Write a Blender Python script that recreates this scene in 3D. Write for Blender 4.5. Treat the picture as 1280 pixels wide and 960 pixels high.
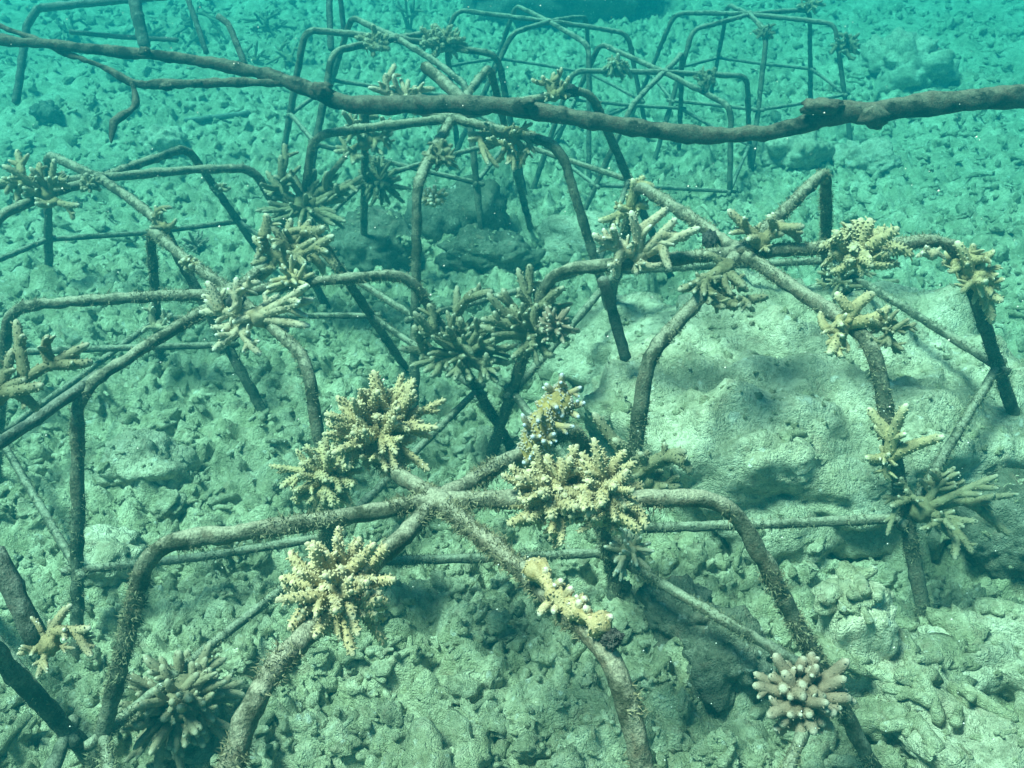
import bpy, math, random
import numpy as np
from mathutils import Vector, Matrix, Quaternion

rnd = random.Random(7)
npr = np.random.RandomState(11)
scene = bpy.context.scene
for o in list(bpy.data.objects):
    bpy.data.objects.remove(o)

# ------------------------------------------------------------------ camera
FPX, PITCH, ROLL = 1195.8, 0.4904, -0.0197
CAMZ = 1.42
CP = Vector((0, 0, CAMZ))
_c, _s = math.cos(PITCH), math.sin(PITCH)
_R = Vector((1, 0, 0)); _F = Vector((0, _c, -_s)); _U = Vector((0, _s, _c))
_cr, _sr = math.cos(ROLL), math.sin(ROLL)
CR = _cr * _R - _sr * _U
CU = _sr * _R + _cr * _U
cam = bpy.data.cameras.new('camera')
cam.sensor_width = 36.0
cam.lens = FPX / 1280 * 36
cam.clip_start = 0.02
cam.clip_end = 500
camo = bpy.data.objects.new('camera', cam)
camo.matrix_world = Matrix(((CR.x, CU.x, -_F.x, CP.x), (CR.y, CU.y, -_F.y, CP.y), (CR.z, CU.z, -_F.z, CP.z), (0, 0, 0, 1)))
scene.collection.objects.link(camo)
scene.camera = camo

# ------------------------------------------------------------------ sky, sun, exposure
SUN_EL, SUN_AZ = math.radians(64), math.radians(250)     # azimuth clockwise from +Y (the view direction)
world = bpy.data.worlds.new('World')
scene.world = world
world.use_nodes = True
wn = world.node_tree
sky = wn.nodes.new('ShaderNodeTexSky')
sky.sky_type = 'NISHITA'
sky.sun_disc = False
sky.sun_elevation = SUN_EL
sky.sun_rotation = SUN_AZ
bg = wn.nodes['Background']
bg.inputs['Strength'].default_value = 0.05
wn.links.new(sky.outputs[0], bg.inputs['Color'])
sl = bpy.data.lights.new('sun', 'SUN')
sl.energy = 5.0
sl.angle = math.radians(16)
sl.color = (1.0, 0.96, 0.78)
so = bpy.data.objects.new('sun', sl)
sd = Vector((math.sin(SUN_AZ) * math.cos(SUN_EL), math.cos(SUN_AZ) * math.cos(SUN_EL), math.sin(SUN_EL)))
so.rotation_euler = sd.to_track_quat('Z', 'Y').to_euler()
so.location = (0, 0, 12)
scene.collection.objects.link(so)
vs = scene.view_settings
vs.view_transform = 'Standard'
vs.look = 'None'
vs.gamma = 1.0
vs.use_curve_mapping = False
vs.exposure = 1.38
cy = scene.cycles
cy.use_denoising = True
cy.volume_bounces = 1
cy.max_bounces = 5
cy.diffuse_bounces = 2
cy.glossy_bounces = 1
cy.transparent_max_bounces = 8
cy.caustics_reflective = False
cy.caustics_refractive = False

# ------------------------------------------------------------------ pixel -> place
def ray(px, py):
    sx, sy = (px - 640) / FPX, (py - 480) / FPX
    return (_F + CR * sx - CU * sy)            # unit depth along the axis

def at_depth(px, py, d):
    return CP + ray(px, py) * d

def depth_of(p):
    return (Vector(p) - CP).dot(_F)

def pix(p):
    v = Vector(p) - CP
    d = v.dot(_F)
    return 640 + FPX * v.dot(CR) / d, 480 - FPX * v.dot(CU) / d

# ------------------------------------------------------------------ noise
def _hash(ix, iy, iz, seed):
    h = (ix.astype(np.int64) * 374761393 + iy.astype(np.int64) * 668265263 + iz.astype(np.int64) * 2147483647 + seed * 1274126177) & 0xffffffff
    h = ((h ^ (h >> 13)) * 1274126177) & 0xffffffff
    h = h ^ (h >> 16)
    return h

_G = npr.normal(size=(256, 3)); _G /= np.linalg.norm(_G, axis=1)[:, None]
def perlin(x, y, z, seed=0):
    x = np.asarray(x, float); y = np.asarray(y, float) + 0 * x; z = np.asarray(z, float) + 0 * x
    xi, yi, zi = np.floor(x), np.floor(y), np.floor(z)
    fx, fy, fz = x - xi, y - yi, z - zi
    u, v, w = [t * t * t * (t * (t * 6 - 15) + 10) for t in (fx, fy, fz)]
    out = 0
    for dx in (0, 1):
        for dy in (0, 1):
            for dz in (0, 1):
                g = _G[_hash(xi + dx, yi + dy, zi + dz, seed) & 255]
                dot = g[..., 0] * (fx - dx) + g[..., 1] * (fy - dy) + g[..., 2] * (fz - dz)
                out = out + dot * (u if dx else 1 - u) * (v if dy else 1 - v) * (w if dz else 1 - w)
    return out

def billow(x, y, z, s, seed):
    return np.abs(perlin(x * s, y * s, np.asarray(z) * s, seed)) * 2

# ------------------------------------------------------------------ object helpers
def link(o):
    scene.collection.objects.link(o)
    return o

def mesh_from(name, V, F, mat, smooth=True, tip=None):
    me = bpy.data.meshes.new(name)
    me.from_pydata([tuple(v) for v in V] if not isinstance(V, np.ndarray) else V.tolist(), [], F if not isinstance(F, np.ndarray) else F.tolist())
    if smooth:
        me.polygons.foreach_set('use_smooth', np.ones(len(me.polygons), bool))
    if tip is not None:
        a = me.attributes.new('tip', 'FLOAT', 'POINT')
        a.data.foreach_set('value', np.asarray(tip, np.float32))
    if mat:
        me.materials.append(mat)
    me.update()
    return me

def part(name, me, parent=None):
    o = bpy.data.objects.new(name, me)
    if parent:
        o.parent = parent
    return link(o)

def tag(o, label=None, cat=None, group=None, kind=None):
    if label: o['label'] = label
    if cat: o['category'] = cat
    if group: o['group'] = group
    if kind: o['kind'] = kind
    return o

def thing(name, label, cat, loc, group=None):
    o = bpy.data.objects.new(name, None)
    o.empty_display_size = 0.05
    o.location = loc
    tag(o, label, cat, group)
    return link(o)

# ------------------------------------------------------------------ materials
def mat_new(name):
    m = bpy.data.materials.new(name)
    m.use_nodes = True
    nt = m.node_tree
    b = nt.nodes['Principled BSDF']
    b.inputs['Specular IOR Level'].default_value = 0.15
    b.inputs['Roughness'].default_value = 0.9
    return m, nt, b

def nn(nt, t, **kw):
    n = nt.nodes.new(t)
    for k, v in kw.items():
        if k in ('operation', 'blend_type', 'data_type', 'attribute_name', 'feature', 'noise_dimensions', 'voronoi_dimensions', 'interpolation_type'):
            setattr(n, k, v)
        else:
            n.inputs[k].default_value = v
    return n

def noise(nt, co, scale, detail=4, rough=0.55, dist=0.0):
    n = nn(nt, 'ShaderNodeTexNoise', Scale=scale, Detail=detail, Roughness=rough, Distortion=dist)
    nt.links.new(co, n.inputs['Vector'])
    return n.outputs['Fac']

def ramp(nt, fac, stops):
    r = nt.nodes.new('ShaderNodeValToRGB')
    els = r.color_ramp.elements
    while len(els) < len(stops):
        els.new(0.5)
    for e, (p, c) in zip(els, stops):
        e.position = p
        e.color = (*c, 1) if len(c) == 3 else c
    nt.links.new(fac, r.inputs[0])
    return r.outputs['Color']

def mix(nt, fac, a, b, mode='MIX'):
    m = nt.nodes.new('ShaderNodeMix')
    m.data_type = 'RGBA'
    m.blend_type = mode
    for sock, v in ((m.inputs[0], fac), (m.inputs[6], a), (m.inputs[7], b)):
        if hasattr(v, 'links') or hasattr(v, 'is_output'):
            nt.links.new(v, sock)
        else:
            sock.default_value = v if not isinstance(v, tuple) else (*v, 1)
    return m.outputs[2]

def bump(nt, b, h, strength, dist):
    n = nn(nt, 'ShaderNodeBump', Strength=strength, Distance=dist)
    nt.links.new(h, n.inputs['Height'])
    nt.links.new(n.outputs[0], b.inputs['Normal'])

def math_n(nt, op, a, b=None):
    m = nn(nt, 'ShaderNodeMath', operation=op)
    for i, v in enumerate((a, b)):
        if v is None: continue
        if isinstance(v, (int, float)): m.inputs[i].default_value = v
        else: nt.links.new(v, m.inputs[i])
    return m.outputs[0]

def rock_material(name, dark, mid, pale, algae_amt=0.5, scale=1.0):
    m, nt, b = mat_new(name)
    geo = nt.nodes.new('ShaderNodeNewGeometry')
    co = geo.outputs['Position']
    n1 = noise(nt, co, 2.2 * scale, 5, 0.6)
    n2 = noise(nt, co, 16 * scale, 5, 0.62)
    n3 = noise(nt, co, 80 * scale, 4, 0.72)
    n4 = noise(nt, co, 260 * scale, 2, 0.6)
    c = ramp(nt, n2, [(0.34, dark), (0.48, mid), (0.62, pale)])
    c2 = ramp(nt, n1, [(0.35, tuple(v * 0.72 for v in mid)), (0.62, pale)])
    c = mix(nt, 0.42, c, c2)
    alg = ramp(nt, n3, [(0.45, (0, 0, 0)), (0.66, (1, 1, 1))])
    algf = math_n(nt, 'MULTIPLY', alg, algae_amt)
    c = mix(nt, algf, c, (dark[0] * 0.55, dark[1] * 0.6, dark[2] * 0.45))
    np_ = noise(nt, co, 6.5 * scale, 4, 0.6)
    pat = ramp(nt, np_, [(0.47, (0, 0, 0)), (0.60, (1, 1, 1))])
    c = mix(nt, math_n(nt, 'MULTIPLY', pat, 0.38), c, (dark[0] * 1.1, dark[1] * 1.15, dark[2] * 1.05))
    blot = ramp(nt, noise(nt, co, 21 * scale, 3, 0.55, 0.4), [(0.58, (0, 0, 0)), (0.68, (1, 1, 1))])
    c = mix(nt, math_n(nt, 'MULTIPLY', blot, 0.4), c, (0.34, 0.24, 0.16))
    wh = ramp(nt, noise(nt, co, 33 * scale, 2, 0.5), [(0.66, (0, 0, 0)), (0.73, (1, 1, 1))])
    c = mix(nt, math_n(nt, 'MULTIPLY', wh, 0.6), c, (0.82, 0.80, 0.66))
    spk = ramp(nt, n4, [(0.60, (0, 0, 0)), (0.74, (1, 1, 1))])
    c = mix(nt, math_n(nt, 'MULTIPLY', spk, 0.35), c, tuple(min(1, v * 1.35) for v in pale))
    oi = nt.nodes.new('ShaderNodeObjectInfo')
    rv = nn(nt, 'ShaderNodeMapRange'); nt.links.new(oi.outputs['Random'], rv.inputs[0])
    rv.inputs[3].default_value = 0.88; rv.inputs[4].default_value = 1.12
    hs = nt.nodes.new('ShaderNodeHueSaturation')
    nt.links.new(rv.outputs[0], hs.inputs['Value']); nt.links.new(c, hs.inputs['Color'])
    nt.links.new(hs.outputs[0], b.inputs['Base Color'])
    h = math_n(nt, 'ADD', math_n(nt, 'MULTIPLY', n2, 0.35), math_n(nt, 'ADD', math_n(nt, 'MULTIPLY', n3, 0.6), math_n(nt, 'MULTIPLY', n4, 0.3)))
    bump(nt, b, h, 1.0, 0.03)
    return m

M_SEABED = rock_material('reef_rubble_ground', (0.23, 0.22, 0.115), (0.55, 0.525, 0.32), (0.79, 0.75, 0.51), 0.55)
M_RUBBLE = rock_material('coral_rubble', (0.23, 0.22, 0.115), (0.55, 0.525, 0.32), (0.79, 0.75, 0.51), 0.55, 1.3)
M_BOULDER = rock_material('silted_boulder', (0.20, 0.185, 0.11), (0.58, 0.53, 0.35), (0.80, 0.74, 0.53), 0.6, 0.9)
M_DARKROCK = rock_material('algae_and_shade_rock', (0.07, 0.075, 0.045), (0.17, 0.17, 0.115), (0.34, 0.33, 0.24), 0.6)  # dark algae tones; the ledge and shelf rocks use them as painted shade

def rod_material(name, dark, rust, silt, siltamt):
    m, nt, b = mat_new(name)
    geo = nt.nodes.new('ShaderNodeNewGeometry')
    co = geo.outputs['Position']
    n1 = noise(nt, co, 11, 5, 0.65)
    n2 = noise(nt, co, 45, 5, 0.7)
    n3 = noise(nt, co, 240, 3, 0.7)
    c = ramp(nt, n1, [(0.40, dark), (0.50, tuple(0.7 * a + 0.3 * s for a, s in zip(dark, silt))), (0.56, rust), (0.63, dark)])
    sep = nt.nodes.new('ShaderNodeSeparateXYZ'); nt.links.new(geo.outputs['Normal'], sep.inputs[0])
    up = math_n(nt, 'ADD', sep.outputs['Z'], math_n(nt, 'MULTIPLY', math_n(nt, 'SUBTRACT', n2, 0.5), 2.2))
    up = math_n(nt, 'ADD', up, math_n(nt, 'MULTIPLY', math_n(nt, 'SUBTRACT', n1, 0.5), 1.6))
    f = ramp(nt, up, [(0.45, (0, 0, 0)), (1.15, (1, 1, 1))])          # silt settles on upward faces
    c = mix(nt, math_n(nt, 'MULTIPLY', f, siltamt), c, silt)
    sp = ramp(nt, n3, [(0.32, (0.5, 0.5, 0.5)), (0.60, (1.12, 1.12, 1.12))])
    c = mix(nt, 1.0, c, sp, 'MULTIPLY')
    nt.links.new(c, b.inputs['Base Color'])
    bump(nt, b, math_n(nt, 'ADD', n2, math_n(nt, 'MULTIPLY', n3, 0.5)), 1.0, 0.009)
    return m

M_ROD = rod_material('silted_steel', (0.058, 0.060, 0.036), (0.15, 0.125, 0.08), (0.42, 0.40, 0.28), 0.85)
M_ROD2 = rod_material('silted_steel_bar', (0.055, 0.06, 0.042), (0.13, 0.11, 0.08), (0.30, 0.31, 0.24), 0.8)
M_WOOD = rod_material('waterlogged_bark', (0.020, 0.018, 0.013), (0.085, 0.05, 0.035), (0.27, 0.24, 0.17), 0.55)

def coral_material(name, body, shade, tipc):
    m, nt, b = mat_new(name)
    at = nt.nodes.new('ShaderNodeAttribute'); at.attribute_name = 'tip'
    geo = nt.nodes.new('ShaderNodeNewGeometry')
    co = geo.outputs['Position']
    n1 = noise(nt, co, 55, 3, 0.6)
    n2 = noise(nt, co, 420, 2, 0.6)
    c = ramp(nt, n1, [(0.3, shade), (0.6, body)])
    f = ramp(nt, at.outputs['Fac'], [(0.0, (0, 0, 0)), (0.55, (0.22, 0.22, 0.22)), (0.82, (0.45, 0.45, 0.45)), (1.0, (1, 1, 1))])
    c = mix(nt, f, c, tipc)
    c = mix(nt, 0.5, c, ramp(nt, n2, [(0.35, (0.55, 0.55, 0.55)), (0.6, (1.1, 1.1, 1.1))]), 'MULTIPLY')
    nt.links.new(c, b.inputs['Base Color'])
    bump(nt, b, n2, 0.8, 0.002)
    b.inputs['Roughness'].default_value = 0.8
    return m

M_CORAL = {
    'tan': coral_material('tan_coral', (0.43, 0.335, 0.16), (0.20, 0.15, 0.065), (0.76, 0.69, 0.50)),
    'brown': coral_material('brown_coral', (0.30, 0.24, 0.12), (0.17, 0.14, 0.07), (0.66, 0.62, 0.47)),
    'olive': coral_material('olive_coral', (0.22, 0.20, 0.11), (0.12, 0.105, 0.05), (0.46, 0.43, 0.31)),
    'pink': coral_material('pinkish_coral', (0.25, 0.17, 0.11), (0.14, 0.09, 0.055), (0.56, 0.48, 0.36)),
    'reef': coral_material('dull_brown_coral', (0.30, 0.235, 0.14), (0.17, 0.13, 0.075), (0.50, 0.43, 0.30)),
    'yellow': coral_material('yellow_coral', (0.47, 0.37, 0.20), (0.30, 0.22, 0.09), (0.66, 0.63, 0.52)),
    'speck': coral_material('speckled_coral', (0.38, 0.28, 0.09), (0.18, 0.13, 0.04), (0.64, 0.69, 0.82)),
    'cream': coral_material('cream_coral', (0.46, 0.37, 0.235), (0.28, 0.21, 0.11), (0.74, 0.68, 0.55)),
}
m, nt, b = mat_new('algae_tuft')
oi = nt.nodes.new('ShaderNodeNewGeometry')
nt.links.new(ramp(nt, noise(nt, oi.outputs['Position'], 50, 3), [(0.35, (0.07, 0.066, 0.036)), (0.65, (0.33, 0.30, 0.18))]), b.inputs['Base Color'])
M_TURF = m
m, nt, b = mat_new('silt_speck'); b.inputs['Base Color'].default_value = (0.7, 0.7, 0.62, 1)
M_SNOW = m
m, nt, b = mat_new('black_sponge')
g_ = nt.nodes.new('ShaderNodeNewGeometry')
nt.links.new(ramp(nt, noise(nt, g_.outputs['Position'], 160, 3), [(0.4, (0.012, 0.012, 0.012)), (0.7, (0.10, 0.10, 0.085))]), b.inputs['Base Color'])
M_BLACK = m
# ------------------------------------------------------------------ the seabed
MOUND = (0.88, 2.12, 0.76, 0.60)
def seabed_h(x, y, detail=True):
    x = np.asarray(x, float); y = np.asarray(y, float)
    wx = x + 0.05 * perlin(x * 5, y * 5, 3.3, 5); wy = y + 0.05 * perlin(x * 5, y * 5, 7.7, 6)
    h = 0.012 * (y - 1.5) + 0.10 * perlin(x * 0.9, y * 0.9, 0.5, 1) + 0.07 * perlin(x * 2.1, y * 2.1, 1.5, 2)
    t = np.clip((y - 4.5) / 9.0, 0, 1)
    h = h + 0.85 * t * t * (3 - 2 * t) - 0.011 * np.maximum(y - 12, 0)
    if detail:
        amp = 0.65 + 0.7 * np.clip(perlin(x * 1.3, y * 1.3, 9.1, 21) + 0.4, 0, 1)
        h = h + amp * 0.070 * billow(wx, wy, 0.37, 5.2, 3) + amp * 0.066 * billow(wx, wy, 1.21, 10, 4)
        h = h + amp * 0.048 * billow(wx, wy, 2.3, 22, 7) + 0.018 * billow(x, y, 4.4, 50, 8) - 0.08
    return h

def axis_steps(a, b, fine, grow, centre_lo, centre_hi):
    pts = list(np.arange(centre_lo, centre_hi, fine))
    st, p = fine, pts[-1]
    while p < b:
        st *= grow; p += st; pts.append(p)
    st, p, left = fine, pts[0], []
    while p > a:
        st *= grow; p -= st; left.append(p)
    return np.array(left[::-1] + pts)

gx = axis_steps(-60, 60, 0.0085, 1.020, -1.25, 1.35)
gy = axis_steps(-8, 90, 0.0085, 1.0065, 0.85, 2.2)
GX, GY = np.meshgrid(gx, gy)
GZ = seabed_h(GX, GY)
ny, nx = GX.shape
V = np.stack([GX.ravel(), GY.ravel(), GZ.ravel()], 1)
i = np.arange((ny - 1) * (nx - 1)); r_, c_ = i // (nx - 1), i % (nx - 1)
a_ = r_ * nx + c_
F = np.stack([a_, a_ + 1, a_ + nx + 1, a_ + nx], 1)
me = bpy.data.meshes.new('seabed')
me.vertices.add(len(V)); me.vertices.foreach_set('co', V.ravel())
me.loops.add(F.size); me.loops.foreach_set('vertex_index', F.ravel().astype(np.int32))
me.polygons.add(len(F)); me.polygons.foreach_set('loop_start', np.arange(0, F.size, 4, dtype=np.int32))
me.polygons.foreach_set('use_smooth', np.ones(len(F), bool))
me.materials.append(M_SEABED)
me.update(calc_edges=True); me.validate()
seabed = tag(part('seabed', me), kind='structure')
print('seabed verts', len(V))

import bisect
_gxl, _gyl = gx.tolist(), gy.tolist()
def ground(x, y):
    j = min(max(bisect.bisect(_gxl, x) - 1, 0), nx - 2); k = min(max(bisect.bisect(_gyl, y) - 1, 0), ny - 2)
    u = (x - _gxl[j]) / (_gxl[j + 1] - _gxl[j]); v = (y - _gyl[k]) / (_gyl[k + 1] - _gyl[k])
    return float((GZ[k, j] * (1 - u) + GZ[k, j + 1] * u) * (1 - v) + (GZ[k + 1, j] * (1 - u) + GZ[k + 1, j + 1] * u) * v)

def to_ground(px, py, z0=0.0):
    d = ray(px, py); z = z0
    for _ in range(14):
        t = (z - CAMZ) / d.z
        p = CP + d * t
        z = 0.5 * z + 0.5 * ground(p.x, p.y)
    return Vector((p.x, p.y, ground(p.x, p.y)))

# ------------------------------------------------------------------ rock shapes
import bmesh
def ico(sub):
    bm = bmesh.new()
    bmesh.ops.create_icosphere(bm, subdivisions=sub, radius=1.0)
    V = np.array([v.co[:] for v in bm.verts]); F = [[v.index for v in f.verts] for f in bm.faces]
    bm.free()
    return V, F
ICO = {k: ico(k) for k in (2, 3, 4, 5, 6)}

def rock_mesh(name, sub, seed, scale, mat, lump=0.35, fine=0.12, freq=1.3, flat=0.0, pit=0.0, box=0.0, metre=0.0):
    V, F = ICO[sub]
    V = V.copy(); o = seed * 13.7
    if box > 0:                                    # squarer block
        L = np.max(np.abs(V), axis=1)[:, None]
        V = V * (1 - box) + V / L * 0.85 * box
    d = 1 + lump * (billow(V[:, 0] + o, V[:, 1], V[:, 2], freq, seed) - 0.35) + 0.25 * lump * perlin(V[:, 0] * 0.8 + o, V[:, 1] * 0.8, V[:, 2] * 0.8, seed + 3) * 2
    d = d + fine * (billow(V[:, 0] + o, V[:, 1], V[:, 2], freq * 3.1, seed + 1) - 0.3) + fine * 0.5 * (billow(V[:, 0], V[:, 1] + o, V[:, 2], freq * 7.3, seed + 2) - 0.3)
    if pit > 0:
        q = perlin(V[:, 0] * 9 + o, V[:, 1] * 9, V[:, 2] * 9, seed + 9)
        d = d - pit * np.clip(q - 0.22, 0, 1)
    V = V * d[:, None]
    if flat > 0:
        V[:, 2] = np.where(V[:, 2] > 1 - flat, 1 - flat + (V[:, 2] - 1 + flat) * 0.25, V[:, 2])
    N0 = V / np.array(scale); N0 /= np.linalg.norm(N0, axis=1)[:, None]
    V = V * np.array(scale)
    if metre > 0:
        X, Y, Z = V[:, 0] + o, V[:, 1], V[:, 2]
        wx, wy, wz = X + 0.04 * perlin(X * 6, Y * 6, Z * 6, 61), Y + 0.04 * perlin(X * 6, Y * 6, Z * 6, 62), Z + 0.04 * perlin(X * 6, Y * 6, Z * 6, 63)
        q = 0.085 * (billow(wx, wy, wz, 3.6, seed + 40) - 0.35) + 0.050 * (billow(wx, wy, wz, 8.5, seed + 41) - 0.3) + 0.022 * (billow(wx, wy, wz, 19, seed + 42) - 0.3) + 0.011 * (billow(X, Y, Z, 42, seed + 43) - 0.3)
        q = q - 0.05 * np.clip(perlin(X * 14, Y * 14, Z * 14, seed + 44) - 0.28, 0, 1)
        V = V + N0 * (q * metre)[:, None]
    return mesh_from(name, V, F, mat)

def sweep(P, R, n=10, jit=0.0, jfreq=40.0, seed=0, cap=True):
    P = np.array([tuple(p) for p in P], float); R = np.broadcast_to(np.asarray(R, float), (len(P),))
    T = np.gradient(P, axis=0); T /= np.maximum(np.linalg.norm(T, axis=1), 1e-9)[:, None]
    ref = np.array([0, 0, 1.0]) if abs(T[0][2]) < 0.9 else np.array([1.0, 0, 0])
    N = np.cross(T[0], ref); N /= np.linalg.norm(N)
    ang = np.arange(n) * 2 * np.pi / n
    rings = []
    for k in range(len(P)):
        N = N - T[k] * N.dot(T[k]); N /= np.linalg.norm(N)
        B = np.cross(T[k], N)
        rings.append(np.cos(ang)[:, None] * N + np.sin(ang)[:, None] * B)
    D = np.array(rings)                             # k, n, 3
    V = P[:, None, :] + D * R[:, None, None]
    if jit:
        q = perlin(V[..., 0] * jfreq, V[..., 1] * jfreq, V[..., 2] * jfreq, seed) + 0.6 * perlin(V[..., 0] * jfreq * 2.7, V[..., 1] * jfreq * 2.7, V[..., 2] * jfreq * 2.7, seed + 1)
        V = V + D * (q * jit)[..., None]
    V = V.reshape(-1, 3)
    F = []
    for k in range(len(P) - 1):
        for j in range(n):
            j2 = (j + 1) % n
            F.append([k * n + j, k * n + j2, (k + 1) * n + j2, (k + 1) * n + j])
    t = np.repeat(np.linspace(0, 1, len(P)), n)
    if cap:
        e0 = P[0] - T[0] * R[0] * 0.5; e1 = P[-1] + T[-1] * R[-1] * 0.8
        V = np.vstack([V, e0, e1]); m0 = len(V) - 2
        for j in range(n):
            j2 = (j + 1) % n
            F.append([m0, j2, j]); F.append([m0 + 1, (len(P) - 1) * n + j, (len(P) - 1) * n + j2])
        t = np.concatenate([t, [0, 1]])
    return V, F, t, D.reshape(-1, 3)

class MB:
    def __init__(s): s.V = []; s.F = []; s.t = []; s.n = 0
    def add(s, V, F, t):
        s.V.append(np.asarray(V)); s.F += [[i + s.n for i in f] for f in F]; s.t.append(np.asarray(t)); s.n += len(V)
    def mesh(s, name, mat): return mesh_from(name, np.vstack(s.V), s.F, mat, True, np.concatenate(s.t))

# ------------------------------------------------------------------ boulders
BOULDERS = []      # (x, y, rx, ry, top) for keeping rubble away
TOPS = []
from mathutils.bvhtree import BVHTree
def boulder(name, label, px, py, scale, seed, mat=M_DARKROCK, sub=4, sink=0.3, rz=0.0, tilt=0.0, loc=None, **kw):
    p = Vector(loc) if loc else to_ground(px, py)
    me = rock_mesh(name, sub, seed, scale, mat, **kw)
    o = part(name, me)
    o.location = (p.x, p.y, p.z + scale[2] * (1 - sink) - scale[2] * 0.2)
    o.rotation_euler = (tilt, 0, rz)
    tag(o, label, 'rock')
    if max(scale) > 0.11 and p.y < 4:
        mw = Matrix.LocRotScale(o.location, o.rotation_euler, None)
        TOPS.append(BVHTree.FromPolygons([mw @ v.co for v in me.vertices], [tuple(q.vertices) for q in me.polygons]))
    BOULDERS.append((p.x, p.y, scale[0], scale[1]))
    return o

boulder('reef_boulder', 'huge pale silt-covered boulder under the right-hand frame', 0, 0, (0.66, 0.58, 0.31), 3, M_BOULDER, 6, rz=0.55, loc=(0.86, 2.42, -0.14),
        sink=0.1, lump=0.22, fine=0.0, freq=1.3, flat=0.22, metre=1.15)
boulder('low_boulder', 'low lumpy boulder lying behind the speckled blue-tipped coral', 800, 470, (0.30, 0.26, 0.17), 8, M_BOULDER, 5, lump=0.3, fine=0.05, sink=0.45, metre=0.7)
boulder('rock_block', 'upright block of rock between the two foreground right legs', 1050, 870, (0.085, 0.09, 0.17), 21, M_BOULDER, 5, box=0.5, lump=0.15, fine=0.05, sink=0.1, metre=0.35)
boulder('round_rock', 'round dark rock in the hollow left of the upright block', 905, 850, (0.09, 0.09, 0.09), 31, M_DARKROCK, 5, lump=0.3, sink=0.3, metre=0.7)
boulder('shaded_rock', 'dark rock beneath the brace bar near the small pale coral', 850, 790, (0.10, 0.09, 0.08), 33, M_DARKROCK, 5, lump=0.35, sink=0.3, metre=0.7)
boulder('slab_rock', 'smooth tilted slab in the hollow under the huge boulder', 1105, 845, (0.10, 0.07, 0.05), 34, M_BOULDER, 4, lump=0.2, sink=0.3, rz=0.5, box=0.4)
boulder('domed_rock', 'dark domed rock in shade behind the central upright leg', 470, 330, (0.20, 0.17, 0.15), 41, M_DARKROCK, 5, lump=0.25, sink=0.3, metre=0.5)
boulder('ledge_rock', 'lumpy dark rock ledge right of the central upright leg', 610, 330, (0.21, 0.13, 0.10), 42, M_DARKROCK, 5, lump=0.3, sink=0.35, metre=0.6)  # dark material puts the shade of this spot into the rock colour
boulder('leaning_rock', 'grey rounded rock leaning behind the lumpy ledge', 590, 290, (0.16, 0.14, 0.15), 43, M_DARKROCK, 4, lump=0.3, sink=0.3)
boulder('shelf_rock', 'rock topped by the small yellow round coral', 548, 285, (0.15, 0.13, 0.13), 44, M_DARKROCK, 4, lump=0.3, sink=0.3)  # dark colour stands in for shade here, as on the ledge
boulder('pitted_rock', 'pitted rock mound below the hanging coral beneath the branch', 750, 310, (0.25, 0.2, 0.12), 45, M_BOULDER, 5, lump=0.35, pit=0.2, sink=0.45)
boulder('pale_sided_rock', 'squarish rock with pale right face beneath the branch fork', 205, 190, (0.13, 0.11, 0.10), 51, M_BOULDER, 5, box=0.4, lump=0.3, sink=0.35, rz=0.4, metre=0.6)
boulder('dark_stump', 'small dark stump-shaped rock at far left', 62, 150, (0.08, 0.07, 0.09), 52, M_DARKROCK, 5, box=0.3, sink=0.25, metre=0.5)
boulder('background_boulder', 'large rounded boulder alone at upper right above the branch', 1125, 100, (0.30, 0.24, 0.22), 61, M_BOULDER, 5, lump=0.45, fine=0.2, sink=0.45, metre=0.8)
boulder('background_block', 'big dark blocky mass at the top edge of the picture', 690, 5, (0.85, 0.6, 0.5), 62, M_DARKROCK, 5, box=0.5, lump=0.25, sink=0.2)
boulder('background_rock', 'rounded rock on the pale seabed below the far right frame', 990, 205, (0.20, 0.16, 0.12), 63, M_BOULDER, 5, lump=0.35, sink=0.4, metre=0.7)
boulder('low_rock', 'low rock beneath the branch near its knotted elbow', 1080, 215, (0.18, 0.15, 0.11), 64, M_BOULDER, 5, lump=0.35, sink=0.4, metre=0.7)
boulder('edge_rock', 'long sloping rock at the lower right corner', 1170, 935, (0.13, 0.22, 0.09), 71, M_BOULDER, 5, lump=0.3, fine=0.08, sink=0.35, rz=0.6, metre=0.7)
boulder('corner_rock', 'knobbly pale rock at the right edge beside the long sloping rock', 1250, 850, (0.15, 0.12, 0.10), 72, M_BOULDER, 5, lump=0.4, fine=0.08, sink=0.35, metre=0.7)
boulder('dark_edge_rock', 'dark rock at the right edge behind the fanned coral', 1262, 700, (0.15, 0.14, 0.13), 73, M_DARKROCK, 5, lump=0.35, sink=0.3)
boulder('flat_stone', 'flat pale stone left of the foreground frame', 130, 700, (0.10, 0.08, 0.05), 74, M_BOULDER, 5, lump=0.25, sink=0.4, metre=0.5)
boulder('humped_stone', 'humped pale stone between the left frame legs', 180, 590, (0.12, 0.10, 0.07), 75, M_BOULDER, 5, lump=0.4, sink=0.4, metre=0.5)

# ------------------------------------------------------------------ reef frames
ARM_R, DROOP, RH, RR = 0.45, 0.0198, 0.3766, 0.6160
def eul(rx, ry, rz):
    return Matrix.Rotation(rx, 3, 'X') @ Matrix.Rotation(ry, 3, 'Y') @ Matrix.Rotation(rz, 3, 'Z')

FRAMES = {}
def plane_hit(px, py, o, n):
    d = ray(px, py)
    return CP + d * ((o - CP).dot(n) / d.dot(n))

def closest_on_ray(px, py, A, B):
    """point on the sight line of a pixel that lies nearest to the line A-B"""
    d1 = ray(px, py).normalized(); d2 = (B - A).normalized(); w = CP - A
    b = d1.dot(d2); den = 1 - b * b
    t = (b * d2.dot(w) - d1.dot(w)) / den
    return CP + d1 * t

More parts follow.
